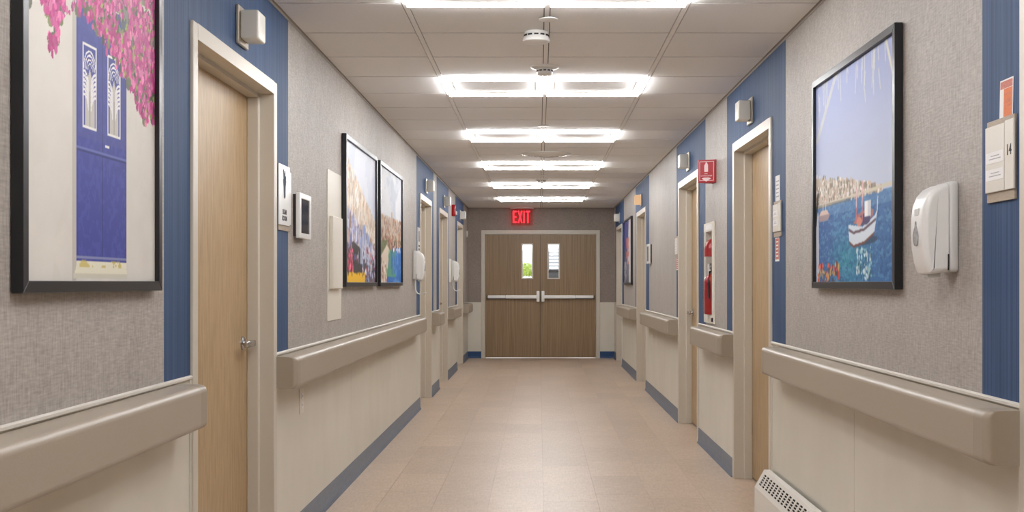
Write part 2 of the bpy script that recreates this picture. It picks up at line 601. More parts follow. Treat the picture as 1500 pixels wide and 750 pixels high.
corridor_door(1, LEFT, *L_DOORS[0], 'light oak door in cream steel frame, nearest on the left wall', True, -1)
corridor_door(2, LEFT, *L_DOORS[1], 'oak door in cream frame beyond the two landscape pictures on the left', False, -1)
corridor_door(3, LEFT, *L_DOORS[2], 'oak door in cream frame just before the red strobe on the left', True, -1)
corridor_door(4, LEFT, *L_DOORS[3], 'farthest oak door in cream frame on the left wall', False, -1)
corridor_door(5, RIGHT, *R_DOORS[0], 'oak door in cream frame at the right border beside sign 14', False, 1)
corridor_door(6, RIGHT, *R_DOORS[1], 'light oak door in cream frame left of the boat picture', False, 1)
corridor_door(7, RIGHT, *R_DOORS[2], 'oak door in cream frame beyond the red extinguisher sign', True, 1)
corridor_door(8, RIGHT, *R_DOORS[3], 'oak door in cream frame under the amber wall light', False, 1)
corridor_door(9, RIGHT, *R_DOORS[4], 'farthest oak door in cream frame on the right wall', False, 1)

# double doors at the end
dd = bpy.data.objects.new('door_10', None)
COL.objects.link(dd)
dd.location = (0.026, Y_END, 0)
dd['kind'] = 'structure'
dd['label'] = 'pair of shade-toned oak exit doors with narrow windows and push bars closing the corridor'
fx0, fx1, fz = E_FRAME
prof = [(.012, 0), (.012, .062), (-.03, .062), (-.03, .066), (-.16, .066), (-.16, 0)]
for e, d in ((fx0, 1), (fx1, -1)):
    obj('frame_jamb', bevel(prism(nb(), END, [(p, e + d * q) for p, q in prof], 0, fz, 'z'), .002, 1), 'frame', dd)
obj('frame_head', prism(nb(), END, [(p, fz - q) for p, q in prof], fx0 + .0615, fx1 - .0615, 'a'), 'frame', dd)
SEAM = 0.020
obj('seam_light_block', bx(END, -.075, -.061, SEAM - .03, SEAM + .03, .012, fz - .07), 'dark', dd)  # added dark strip, blocks the daylight through the door seam
WIN = {0: (-.272, -.111, 1.31, 1.862), 1: (.153, .328, 1.31, 1.862)}
for i, (a, b) in enumerate(((fx0 + .068, SEAM - .003), (SEAM + .003, fx1 - .068))):
    w = WIN[i]
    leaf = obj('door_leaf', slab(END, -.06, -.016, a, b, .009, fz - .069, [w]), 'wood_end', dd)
    obj('window_frame', slab(END, -.068, -.008, w[0] - .016, w[1] + .016, w[2] - .016, w[3] + .016, [(w[0] + .006, w[1] - .006, w[2] + .006, w[3] - .006)]), 'cap', leaf)
    obj('window_pane', bx(END, -.041, -.036, w[0] + .004, w[1] - .004, w[2] + .004, w[3] - .004), 'glass', leaf)
    d = 1 if i == 0 else -1
    out, inn = (a + .025, b - .035) if i == 0 else (b - .025, a + .045)   # hinge-side end, latch-side end
    lo = lambda u, v: (min(u, v), max(u, v))
    mid = out + (inn - out) * .36
    obj('push_bar', bx(END, -.016, .05, *lo(mid + d * .004, inn), .975, 1.03, bev=.008), 'alu', leaf, smooth=40)
    obj('push_bar_cover', bx(END, -.016, .042, *lo(out + d * .012, mid), .978, 1.028, bev=.006), 'alu', leaf, smooth=40)
    obj('push_bar_end_cap', bx(END, -.016, .038, *lo(out, out + d * .014), .972, 1.032, bev=.004), 'dark', leaf, smooth=40)
    obj('push_bar_painted_shadow', bx(END, -.016, -.006, *lo(out, inn), .966, .977), 'dark', leaf)  # dark strip painted as the shadow under the push bar
    obj('latch_case', bx(END, -.016, .062, *lo(inn - d * .022, inn + d * .026), .925, 1.10, bev=.007), 'alu', leaf, smooth=40)


# ------------------------------------------------------------------ handrails
def handrail(T, a0, a1, label, group='beige handrails along the corridor'):
    t = thing('handrail', label, 'handrail', T(0.0015, (a0 + a1) / 2, .83), group)
    P, r = .100, .020
    prof = [(.004, .9045), (.080, .9035), (.089, .901), (.096, .895), (.0995, .886), (.100, .880), (.100, .785), (.098, .776), (.092, .769), (.084, .765), (.030, .763), (.004, .768)]
    obj('rail_cover', prism(nb(), T, prof, a0 + .075, a1 - .075, 'a'), 'rail', t, smooth=35, wn=True)
    for e, d in ((a0, 1), (a1, -1)):
        bm = nb()
        rings = []
        for y, pm in [(.0745, P)] + [(r - r * math.sin(q), P - r + r * math.cos(q)) for q in (math.pi / 2 * k / 6 for k in range(7))]:
            rings.append([bm.verts.new(T(.004 + (p - .004) * (pm - .004) / (P - .004), e + d * y, z)) for p, z in prof])
        for A, B in zip(rings, rings[1:]):
            for i in range(len(prof)):
                bm.faces.new((A[i], A[(i + 1) % len(prof)], B[(i + 1) % len(prof)], B[i]))
        bm.faces.new(rings[0])
        bm.faces.new(rings[-1])
        obj('end_cap', bm, 'rail_end', t, smooth=35, wn=True)
    obj('mounting_strip', bx(T, .0015, .010, a0 + .02, a1 - .02, .78, .895), 'dark', t)
    return t


handrail(LEFT, -1.2, 3.61, 'long beige handrail under the blue door picture, nearest on the left')
handrail(LEFT, 4.925, 10.63, 'longest beige handrail, under the two landscape pictures on the left')
handrail(LEFT, 12.10, 12.68, 'short beige handrail between the second and third doors on the left')
handrail(LEFT, 14.23, 15.46, 'beige handrail under the farthest white dispenser on the left')
handrail(LEFT, 17.12, 18.05, 'stub of beige handrail in the far left corner by the exit doors')
handrail(RIGHT, 2.85, 5.73, 'beige handrail under the boat picture, nearest on the right')
handrail(RIGHT, 7.05, 8.43, 'beige handrail under the fire extinguisher cabinet')
handrail(RIGHT, 9.93, 12.61, 'beige handrail on the right above the small white outlet')
handrail(RIGHT, 14.12, 16.38, 'farthest beige handrail on the right, under the narrow dark picture')


# ------------------------------------------------------------------ corridor call lights over the doors
def wall_light(T, a, label, lit=False):
    t = thing('wall_light', label, 'wall light', T(0, a + .07, 2.155), 'square wall lights over the doors')
    obj('back_plate', bx(T, 0, .013, a, a + .145, 2.152, 2.302, bev=.003, seg=1), 'nickel', t)
    obj('shade', bx(T, .013, .085, a + .014, a + .131, 2.172, 2.285, bev=.010, seg=3), 'warm' if lit else 'shade', t, smooth=40)
    return t


wall_light(LEFT, 4.298, 'white square wall light over the nearest left door')
wall_light(LEFT, 11.46, 'white square wall light over the second door on the left')
wall_light(LEFT, 13.62, 'white square wall light over the third left door, before the red strobe')
wall_light(LEFT, 16.45, 'white square wall light farthest down the left wall, beyond the red strobe')
wall_light(RIGHT, 6.435, 'white square wall light over the oak door by the boat picture')
wall_light(RIGHT, 9.137, 'white square wall light left of the red extinguisher sign')
wall_light(RIGHT, 13.385, 'glowing amber square wall light on the right wall', True)
wall_light(RIGHT, 17.06, 'white square wall light in the far right corner')


# ------------------------------------------------------------------ printed pictures
def vnoise(w, h, nx, ny, seed, octaves=3):
    r = np.random.default_rng(seed)
    out = np.zeros((h, w))
    amp, tot = 1.0, 0
    for o in range(octaves):
        gx, gy = int(nx * 2 ** o) + 2, int(ny * 2 ** o) + 2
        g = r.random((gy, gx))
        X = np.linspace(0, gx - 1.001, w)
        Y = np.linspace(0, gy - 1.001, h)
        xi, yi = X.astype(int), Y.astype(int)
        fx, fy = (X - xi), (Y - yi)
        fx, fy = fx * fx * (3 - 2 * fx), fy * fy * (3 - 2 * fy)
        a = g[np.ix_(yi, xi)] * (1 - fx) + g[np.ix_(yi, xi + 1)] * fx
        b = g[np.ix_(yi + 1, xi)] * (1 - fx) + g[np.ix_(yi + 1, xi + 1)] * fx
        out += amp * (a * (1 - fy[:, None]) + b * fy[:, None])
        tot += amp
        amp *= .55
    return out / tot


class Canvas:
    """painter's canvas in print coordinates: u left to right, v bottom to top, colours 0..255 sRGB"""
    def __init__(self, w, h, col):
        self.w, self.h = w, h
        self.U, self.V = np.meshgrid((np.arange(w) + .5) / w, (np.arange(h) + .5) / h)
        self.I = np.zeros((h, w, 3)) + np.array(col, float)

    def put(self, mask, col, a=1.0):
        m = np.clip(mask.astype(float) * a, 0, 1)[..., None]
        self.I = self.I * (1 - m) + np.array(col, float) * m

    def rect(self, u0, u1, v0, v1, col, a=1.0):
        self.put((self.U >= u0) & (self.U <= u1) & (self.V >= v0) & (self.V <= v1), col, a)

    def ell(self, u, v, ru, rv, col, a=1.0):
        self.put(((self.U - u) / ru) ** 2 + ((self.V - v) / rv) ** 2 <= 1, col, a)

    def ring(self, u, v, ru, rv, t, col, top=True):
        d = np.sqrt(((self.U - u) / ru) ** 2 + ((self.V - v) / rv) ** 2)
        self.put((np.abs(d - 1) < t) & ((self.V >= v) if top else True), col)

    def poly(self, pts, col, a=1.0):
        inside = np.zeros(self.U.shape, bool)
        n = len(pts)
        for i in range(n):
            (x1, y1), (x2, y2) = pts[i], pts[(i + 1) % n]
            c = ((y1 > self.V) != (y2 > self.V))
            xx = (x2 - x1) * (self.V - y1) / ((y2 - y1) or 1e-9) + x1
            inside ^= c & (self.U < xx)
        self.put(inside, col, a)

    def line(self, x1, y1, x2, y2, t, col, a=1.0, asp=1.0):
        dx, dy = x2 - x1, (y2 - y1) * asp
        L2 = dx * dx + dy * dy
        s = np.clip(((self.U - x1) * dx + (self.V - y1) * asp * dy) / L2, 0, 1)
        d = np.hypot(self.U - x1 - s * dx, (self.V - y1) * asp - s * dy)
        self.put(d < t, col, a)

    def noise(self, nx, ny, seed, octaves=3): return vnoise(self.w, self.h, nx, ny, seed, octaves)

    def shade(self, n, k): self.I = np.clip(self.I * (1 + k * (n - .5)[..., None]), 0, 255)

    def brect(self, u0, u1, v0, v1, col, a=1.0):
        i0, i1 = int(max(0, u0 * self.w)), int(min(self.w, u1 * self.w + 1))
        j0, j1 = int(max(0, v0 * self.h)), int(min(self.h, v1 * self.h + 1))
        if i0 < i1 and j0 < j1:
            self.I[j0:j1, i0:i1] = self.I[j0:j1, i0:i1] * (1 - a) + np.array(col, float) * a

    def blur(self, n=1):
        for _ in range(n):
            P = np.pad(self.I, ((1, 1), (1, 1), (0, 0)), 'edge')
            self.I = (P[:-2, 1:-1] + P[2:, 1:-1] + P[1:-1, :-2] + P[1:-1, 2:] + 2 * P[1:-1, 1:-1]) / 6

    def haze(self, col, a): self.I = self.I * (1 - a) + np.array(col, float) * a

    def dabs(self, n, seed, ur, vr, size, cols, asp=1.0, stretch=1.0, dens=None):
        r = np.random.default_rng(seed)
        for _ in range(n):
            u, v = r.uniform(*ur), r.uniform(*vr)
            if dens is not None and r.random() > dens(u, v):
                continue
            s = size * r.uniform(.5, 1.3)
            su, sv = s, s * asp * stretch * r.uniform(.7, 1.4)
            i0, i1 = int(max(0, (u - su) * self.w)), int(min(self.w, (u + su) * self.w + 2))
            j0, j1 = int(max(0, (v - sv) * self.h)), int(min(self.h, (v + sv) * self.h + 2))
            if i0 >= i1 or j0 >= j1:
                continue
            c = np.array(cols[r.integers(len(cols))], float) * r.uniform(.88, 1.1)
            sub = ((self.U[j0:j1, i0:i1] - u) / su) ** 2 + ((self.V[j0:j1, i0:i1] - v) / sv) ** 2 <= 1
            self.I[j0:j1, i0:i1][sub] = np.clip(c, 0, 255)


def paint_blue_door():
    W, Hh = 270, 372
    c = Canvas(W, Hh, (216, 211, 203))
    w, h, zb = 0.85, 1.145, 1.24        # print size in metres and its lower edge
    vz = lambda z: (z - zb) / h
    c.shade(c.noise(5, 7, 1, 4), .08)
    c.put(c.noise(9, 9, 2) > .66, (206, 200, 188), .25 * (1 - c.V))
    c.rect(.312, .338, vz(1.243), vz(1.96), (192, 186, 176))
    c.rect(.312, .316, vz(1.243), vz(1.96), (160, 152, 140), .6)
    c.rect(.338, .728, vz(1.292), vz(1.96), (58, 66, 150))
    n = c.noise(60, 60, 3, 3)
    dm = (c.U > .338) & (c.U < .728) & (c.V > vz(1.292)) & (c.V < vz(1.96))
    c.put(dm & (n > .55), (70, 80, 168), .6)
    c.put(dm & (c.V > vz(1.60)), (84, 88, 150), .35)
    c.rect(.345, .347, vz(1.292), vz(1.96), (36, 42, 110))
    for u in (.53, .722):
        c.rect(u, u + .004, vz(1.292), vz(1.93), (34, 38, 104))
    c.rect(.338, .728, vz(1.568), vz(1.576), (96, 104, 176))
    c.rect(.338, .728, vz(1.564), vz(1.568), (40, 46, 118))
    c.rect(.338, .728, vz(1.30), vz(1.306), (128, 134, 176))
    for a, b, seed in ((.382, .487, 1), (.570, .677, 2)):
        z0, z1 = vz(1.624), vz(1.837)
        c.rect(a, b, z0, z1, (236, 234, 232))
        c.rect(a + .008, b - .008, z0 + .006, z1 - .006, (70, 76, 150))
        m = (a + b) / 2
        # pale pleated curtain with a narrowing top
        taper = (c.V - z0) / (z1 - z0)
        wd = np.where(taper < .45, .036, .036 * np.clip((.72 - taper) / .27, 0, 1))
        c.put((np.abs(c.U - m) < wd) & (c.V > z0 + .006), (196, 192, 186))
        c.put((np.abs(c.U - m) < .002) & (taper < .45) & (c.V > z0 + .006), (128, 118, 100))
        for k in range(4):
            c.ring(m, z0 + (z1 - z0) * .70, .014 + .010 * k, .014 + .009 * k, .10 / (1 + .4 * k), (236, 234, 236))
        for k in range(6):
            zz = z0 + (z1 - z0) * (.66 - .055 * k)
            for e, d in ((a + .008, 1), (b - .008, -1)):
                q = ((c.U - e) * d >= 0) & ((c.U - e) * d < .038)
                dd_ = np.sqrt(((c.U - e) / .034) ** 2 + ((c.V - zz + .03) / .032) ** 2)
                c.put(q & (np.abs(dd_ - 1) < .10) & (c.V > zz - .03), (232, 230, 234))
    c.rect(.552, .585, vz(1.590), vz(1.598), (232, 230, 228))
    # threshold step
    c.poly([(.315, vz(1.248)), (.735, vz(1.248)), (.728, vz(1.292)), (.345, vz(1.292))], (226, 222, 200))
    c.poly([(.315, vz(1.248)), (.735, vz(1.248)), (.735, vz(1.262)), (.315, vz(1.262))], (208, 203, 186))
    c.put((c.V > vz(1.278)) & (c.V < vz(1.294)) & (c.noise(30, 60, 5) > .6) & (c.U > .36) & (c.U < .7), (198, 176, 84), .7)

    def edge(u):
        z = np.interp(u, [0, .06, .14, .20, .24, .33, .45, .60, .70, .80, .88, 1], [1.84, 1.79, 1.80, 1.76, 1.87, 1.89, 1.885, 1.84, 1.80, 1.76, 1.70, 1.70])
        return vz(z)
    pink = [(196, 66, 138), (212, 96, 158), (180, 52, 122), (224, 126, 176), (190, 80, 140)]
    green = [(120, 134, 84), (158, 170, 92), (84, 96, 70), (104, 104, 88)]
    clump = c.noise(9, 12, 9, 3)

    def dens(u, v):
        e = edge(u)
        q = clump[min(c.h - 1, int(v * c.h)), min(c.w - 1, int(u * c.w))]
        k = float(np.clip((v - e) * 9 + .12, 0, 1)) * float(np.clip((q - .40) * 9 + .25, .04, 1))
        if v < e: k *= .0 if v < e - .02 else .3
        if u < .13 and v > vz(1.80): k *= .03
        if .27 < u < .47 and v < vz(1.95): k *= .35
        return k
    c.put((c.U > .55) & (c.V > np.interp(c.U, [.55, .7, .85, 1], [vz(1.90), vz(1.83), vz(1.75), vz(1.73)])) & (c.noise(14, 18, 12) > .42), (96, 100, 92), .75)
    c.dabs(3600, 5, (0, 1), (vz(1.66), 1), .016, green, w / h, 1.1, dens)
    c.dabs(15000, 6, (0, 1), (vz(1.66), 1), .0095, pink, w / h, 1.25, dens)
    c.dabs(1500, 7, (.45, 1), (vz(1.68), vz(2.05)), .009, [(98, 104, 84), (74, 80, 72), (150, 160, 90)], w / h, 1.5, dens)
    c.dabs(5000, 8, (0, 1), (vz(1.66), 1), .009, pink, w / h, 1.25, dens)
    c.put(c.V > 0, (232, 226, 226), .16 * np.clip((c.V - vz(1.82)) * 4, 0, 1))  # whitish glare painted over the upper part of the print
    return c


def paint_village():
    W, Hh = 300, 200
    c = Canvas(W, Hh, (206, 212, 226))
    c.put(c.noise(4, 4, 21) > .5, (222, 224, 232), .5)
    ridge = .90 - .42 * c.U + .10 * (c.noise(16, 2, 22) - .5)
    c.put(c.V < ridge, (222, 210, 196))
    r = np.random.default_rng(23)
    for _ in range(4200):
        u, v = r.random(), r.uniform(.0, .95)
        top = .90 - .42 * u
        if v > top: continue
        q = v / top
        warm = [(232, 222, 208), (226, 204, 178), (214, 178, 150), (240, 236, 230), (200, 186, 170)]
        mid = [(172, 172, 206), (140, 146, 198), (206, 200, 212), (196, 164, 142), (112, 120, 180), (222, 224, 238), (150, 120, 110)]
        low = [(84, 92, 150), (60, 58, 70), (190, 198, 218), (140, 60, 70), (48, 44, 46), (150, 168, 208)]
        pal = warm if q > .62 else (mid if q > .34 else low)
        s = r.uniform(.004, .015)
        c.brect(u - s, u + s, v - s * r.uniform(1, 5), v + s * 1.5, np.array(pal[r.integers(len(pal))]) * r.uniform(.85, 1.08), .85)
    c.put((c.V < .30 - .2 * np.abs(c.U - .25)) & (c.U < .52) & (c.noise(14, 10, 24) > .35), (52, 46, 44), .9)
    for u, v, a, b in ((.60, .40, .05, .22), (.72, .34, .04, .2), (.50, .30, .035, .16), (.84, .28, .03, .16)):
        c.rect(u - a, u + a, v - b, v, (182, 198, 224), .8)
        c.rect(u - a * .4, u - a * .1, v - b * .7, v - b * .2, (80, 96, 150))
        c.ell(u, v, a, .045, (140, 160, 210))
    c.dabs(300, 25, (0, .24), (.06, .24), .010, [(222, 74, 112), (240, 120, 150), (190, 40, 80), (70, 60, 60)], 1.4)
    c.dabs(60, 26, (.55, 1), (.04, .3), .012, [(188, 52, 50), (226, 220, 226)], 1.4)
    c.put((c.V < .075 + .02 * (c.noise(20, 2, 27) - .5)) & (c.U < .62), (238, 188, 36))
    c.dabs(20, 28, (0, .6), (.05, .09), .010, [(60, 50, 40)], 1.4)
    c.blur(2)
    return c


def paint_harbour_hill():
    W, Hh = 270, 190
    c = Canvas(W, Hh, (204, 210, 220))
    n = c.noise(4, 5, 31, 4)
    c.put(n > .5, (224, 226, 230), .8)
    c.put(n < .4, (178, 186, 200), .5)
    hill = .52 + .12 * (c.noise(7, 2, 32) - .5) + .06 * np.exp(-((c.U - .55) / .2) ** 2)
    c.put(c.V < hill, (176, 158, 138))
    r = np.random.default_rng(33)
    for _ in range(2200):
        u, v = r.random(), r.uniform(.26, .58)
        pal = [(206, 180, 150), (188, 140, 104), (150, 100, 80), (226, 210, 190), (96, 112, 70), (130, 136, 110), (176, 70, 60)]
        if v > .42: pal = pal[:4] + [(190, 180, 176)]
        s = r.uniform(.004, .012)
        c.brect(u - s, u + s, v - s * 2, v + s * 1.6, np.array(pal[r.integers(len(pal))]) * r.uniform(.85, 1.05), .8)
    c.rect(.50, .57, .44, .64, (196, 176, 156))
    c.poly([(0, 0), (.30, 0), (.42, .30), (.30, .34), (0, .22)], (216, 200, 182))
    c.poly([(0, .2), (.3, .33), (.36, .38), (0, .36)], (90, 110, 60), .7)
    c.poly([(.30, 0), (1, 0), (1, .34), (.62, .32), (.42, .27)], (46, 112, 190))
    c.put((c.U > .3) & (c.U < .72) & (c.V < .30) & (c.noise(14, 5, 34) > .5) & (c.V > .05), (92, 164, 110), .8)
    c.put((c.U > .6) & (c.V < .32) & (c.noise(10, 20, 35) > .55), (96, 156, 214), .6)
    c.dabs(60, 36, (0, .3), (.02, .2), .012, [(230, 220, 210), (176, 120, 110), (120, 140, 90)], 1.4)
    c.dabs(40, 37, (.5, .95), (.29, .36), .014, [(236, 236, 236), (200, 90, 60), (60, 70, 90)], 1.4)
    c.blur(2)
    return c


def paint_boat():
    W, Hh = 360, 262
    c = Canvas(W, Hh, (170, 182, 212))
    t = np.clip((c.V - .40) / .6, 0, 1)[..., None]
    c.I = np.array((190, 198, 216.)) * (1 - t) + np.array((150, 160, 202.)) * t
    # hanging reeds at the top
    r = np.random.default_rng(42)
    for _ in range(34):
        u = r.uniform(.02, .98)
        v = r.uniform(.76, .98) + (.08 if .3 < u < .6 else 0)
        c.line(u, v, u + r.uniform(-.02, .02), v + r.uniform(.05, .16), .005, (206, 208, 196), .6, .75)
    c.line(.02, .72, .30, 1.0, .014, (206, 204, 190), .6, .75)
    c.line(.90, .99, .985, .80, .008, (222, 218, 190), .8, .75)
    # water
    sea = c.V < .385
    c.put(sea, (52, 104, 160))
    k = np.exp(-((c.U - .45) / .22) ** 2 - ((c.V - .10) / .12) ** 2)
    c.put(sea, (30, 136, 150), .75 * k)
    c.put(sea & (c.U < .25), (44, 78, 140), .45)
    c.put(sea & (c.noise(34, 70, 43) > .58), (104, 154, 190), .5)
    c.put(sea & (c.noise(50, 90, 44) < .38), (26, 70, 122), .5)
    c.put(sea & (c.V > .33), (116, 152, 192), .4)
    # town on the far shore
    town = .385 + .155 * np.clip((.88 - c.U) / .75, 0, 1) ** .8 * (.82 + .5 * (c.noise(22, 2, 45) - .4))
    c.put((c.V > .385) & (c.V < town), (190, 178, 164))
    tm = lambda u: .385 + .14 * max(0, (.88 - u) / .75) ** .8
    for _ in range(420):
        u = r.uniform(0, .86)
        v = r.uniform(.385, tm(u))
        s = r.uniform(.004, .011)
        col = [(228, 220, 210), (206, 190, 176), (236, 232, 228), (160, 140, 122), (132, 130, 112), (200, 170, 150)][r.integers(6)]
        c.rect(u - s, u + s, v - s * 1.1, v + s * 1.3, np.array(col) * r.uniform(.85, 1.05), .9)
    c.poly([(0, .375), (1, .395), (1, .41), (.6, .40), (0, .392)], (204, 196, 176))
    c.rect(0, .5, .375, .388, (104, 96, 84), .5)
    # small boat
    c.poly([(.03, .335), (.06, .305), (.18, .305), (.215, .335)], (150, 130, 132))
    c.poly([(.05, .335), (.20, .335), (.17, .36), (.08, .36)], (206, 180, 166))
    c.line(.11, .36, .11, .46, .004, (220, 214, 210), 1, .75)
    c.line(.15, .36, .155, .43, .003, (220, 214, 210), 1, .75)
    # white wooden boat
    c.ell(.64, .185, .17, .022, (24, 60, 86), .8)
    c.poly([(.465, .265), (.475, .19), (.53, .168), (.66, .180), (.775, .215), (.81, .31), (.78, .285), (.64, .245)], (206, 216, 226))
    c.poly([(.47, .235), (.53, .218), (.66, .226), (.79, .262), (.792, .274), (.66, .238), (.53, .23), (.47, .248)], (96, 72, 84))
    c.poly([(.475, .19), (.53, .168), (.66, .180), (.775, .215), (.772, .204), (.66, .168), (.53, .156), (.48, .176)], (110, 60, 56))
    c.poly([(.53, .265), (.66, .255), (.76, .285), (.77, .31), (.70, .325), (.57, .30)], (164, 108, 108))
    c.ell(.66, .275, .07, .025, (70, 60, 100))
    c.ell(.60, .27, .03, .022, (206, 132, 110))
    c.rect(.665, .735, .285, .355, (238, 236, 234))
    c.rect(.70, .735, .285, .355, (204, 206, 212))
    for u, vt in ((.565, .415), (.635, .44)):
        c.line(u, .27, u + .004, vt, .006, (188, 110, 112), 1, .75)
        c.line(u, .34, u + .004, vt, .004, (226, 200, 200), 1, .75)
    c.line(.805, .30, .812, .36, .004, (220, 214, 210), 1, .75)
    c.dabs(90, 46, (.57, .74), (.02, .15), .008, [(206, 224, 228), (150, 196, 204), (30, 90, 110)], 1.3)
    # flowers and white trunk at the lower left
    c.line(.03, .0, .02, .33, .022, (206, 206, 212), .9, .75)
    c.line(.0, .3, .03, .44, .012, (40, 44, 50), .8, .75)
    c.dabs(60, 47, (.03, .34), (.0, .085), .010, [(208, 58, 44), (222, 92, 64), (110, 50, 50), (196, 160, 90), (60, 70, 90)], 1.4)
    c.blur(1)
    return c


def paint_alley():
    W, Hh = 130, 90
    c = Canvas(W, Hh, (206, 202, 206))
    c.put(c.U < .62 - .2 * (1 - c.V), (60, 62, 130))
    c.put((c.U < .45) & (c.V < .55), (70, 78, 110))
    c.put((c.U > .30) & (c.U < .62) & (c.V > .30) & (c.V < .72) & (c.noise(10, 10, 51) > .4), (198, 112, 96))
    c.put((c.U < .5) & (c.V < .35) & (c.noise(12, 12, 52) > .45), (150, 150, 160))
    c.put((c.U > .3) & (c.U < .66) & (c.V < .3), (86, 88, 96), .7)
    c.rect(.86, .93, .5, .95, (226, 190, 170), .6)
    c.shade(c.noise(10, 10, 53), .2)
    return c


def print_sheet(cv, T, p, a0, a1, z0, z1, flip, parent, th=.002):
    """flat printed sheet: a fine grid whose point colours carry the picture"""
    h, w = cv.h, cv.w
    us, vs = np.linspace(0, 1, w), np.linspace(0, 1, h)
    U, V = np.meshgrid(us, vs)
    A = a1 - U * (a1 - a0) if flip else a0 + U * (a1 - a0)
    Z = z0 + V * (z1 - z0)
    off = root_of(parent).location
    X0 = np.array(T(p, 0, 0))[0]
    co = np.stack([np.full(U.shape, X0) - off.x, A - off.y, Z - off.z], -1).reshape(-1, 3)
    idx = np.arange(h * w).reshape(h, w)
    q = np.stack([idx[:-1, :-1], idx[:-1, 1:], idx[1:, 1:], idx[1:, :-1]], -1).reshape(-1, 4)
    me = bpy.data.meshes.new('print')
    me.from_pydata(co.tolist(), [], q.tolist())
    s = cv.I.reshape(-1, 3) / 255.0
    l = np.where(s <= .04045, s / 12.92, ((s + .055) / 1.055) ** 2.4)
    ca = me.color_attributes.new('print', 'FLOAT_COLOR', 'POINT')
    ca.data.foreach_set('color', np.concatenate([l, np.ones((len(l), 1))], 1).astype(np.float32).ravel())
    me.materials.append(M['print'])
    o = bpy.data.objects.new('print', me)
    COL.objects.link(o)
    o.parent = parent
    return o


def framed_picture(T, a0, a1, z0, z1, cv, flip, label, fw=.028):
    t = thing('framed_picture', label, 'picture', T(0, (a0 + a1) / 2, z0), 'black framed prints on the corridor walls')
    D = .030
    # mitred moulding, four sides
    pts = [(a0, z0), (a1, z0), (a1, z1), (a0, z1)]
    inn = [(a0 + fw, z0 + fw), (a1 - fw, z0 + fw), (a1 - fw, z1 - fw), (a0 + fw, z1 - fw)]
    for i in range(4):
        j = (i + 1) % 4
        bm = prism(nb(), T, [pts[i], pts[j], inn[j], inn[i]], .002, D, 'p')
        obj('frame_side', bevel(bm, .0015, 1), 'black', t)
    obj('backing_board', bx(T, .002, .014, a0 + fw - .004, a1 - fw + .004, z0 + fw - .004, z1 - fw + .004), 'paper', t)
    print_sheet(cv, T, .0165, a0 + fw - .001, a1 - fw + .001, z0 + fw - .001, z1 - fw + .001, flip, t)
    return t


framed_picture(LEFT, 2.464, 3.375, 1.207, 2.42, paint_blue_door(), False, 'black framed print of a blue door under pink flowers')
framed_picture(LEFT, 6.60, 7.88, 1.207, 2.113, paint_village(), False, 'black framed print of a pastel village with yellow foreground')
framed_picture(LEFT, 8.03, 9.36, 1.207, 2.113, paint_harbour_hill(), False, 'black framed print of a hill town beside blue water')
framed_picture(RIGHT, 3.79, 4.945, 1.207, 2.113, paint_boat(), True, 'black framed print of a white boat on a blue bay')
framed_picture(RIGHT, 14.69, 16.0, 1.207, 2.113, paint_alley(), True, 'dark framed print seen edge-on far down the right wall')


# ------------------------------------------------------------------ soap dispensers
def dispenser(T, a, s, label, arm=False):
    """a = near edge along the wall; s = +1 the body extends away from the camera"""
    w = .125
    t = thing('soap_dispenser', label, 'dispenser', T(0, a + w / 2, 1.253), 'white wall dispensers')
    bm = bx(T, 0, .030, a, a + w, 1.262, 1.530, bev=.010, seg=3)
    obj('back_shell', bm, 'grey_white', t, smooth=40)
    prof = [(.031, 1.262), (.080, 1.256), (.088, 1.262), (.097, 1.290), (.104, 1.330), (.107, 1.375), (.106, 1.425), (.101, 1.462), (.090, 1.490), (.072, 1.510), (.050, 1.521), (.031, 1.525)]
    bm = prism(nb(), T, prof, a + .002, a + w - .002, 'a')
    bmesh.ops.recalc_face_normals(bm, faces=bm.faces[:])
    ed = [e for e in bm.edges if not all(abs(abs(v.co.x - T(0, 0, 0)[0]) - .031) < 1e-5 for v in e.verts)]
    ed = [e for e in ed if all(abs(v.co.y - (a + .002)) < 1e-5 for v in e.verts) or all(abs(v.co.y - (a + w - .002)) < 1e-5 for v in e.verts)]
    bmesh.ops.bevel(bm, geom=ed, offset=.018, segments=4, profile=.5, affect='EDGES')
    obj('front_cover', bm, 'white', t, smooth=40, wn=True)
    # drop-shaped lens on the front, raised lip and outlet
    pts = []
    for k in range(20):
        q = 2 * math.pi * k / 20
        yy = .022 * math.sin(q) * (1 if math.cos(q) < 0 else (1 - .75 * math.cos(q) ** 1.5))
        pts.append((a + w / 2 + yy, 1.372 + .032 * math.cos(q) + (.010 if math.cos(q) > .9 else 0)))
    obj('level_lens', prism(nb(), T, pts, .100, .1095, 'p'), 'lens', t, smooth=40)
    obj('logo_plate', bx(T, .098, .1065, a + w / 2 - .018, a + w / 2 + .018, 1.430, 1.452, bev=.002, seg=1), 'grey_white', t)
    obj('outlet_nozzle', bx(T, .040, .078, a + w / 2 - .02, a + w / 2 + .02, 1.246, 1.262, bev=.004), 'grey_white', t)
    obj('side_latch', bx(T, .0305, .034, a - .0012, a + .004, 1.268, 1.315), 'dark', t)
    if arm:
        pts = [(.022, a + .03, 1.262), (.020, a + .03, 1.21), (.024, a + .03, 1.165), (.040, a + .03, 1.135), (.068, a + .03, 1.125), (.100, a + .03, 1.130), (.118, a + .03, 1.136)]
        obj('drip_arm', tube(nb(), T, pts, .006, 8), 'white', t, smooth=50)
        obj('drip_cup', bx(T, .085, .122, a + .01, a + .06, 1.136, 1.141, bev=.002, seg=1), 'white', t)
    return t


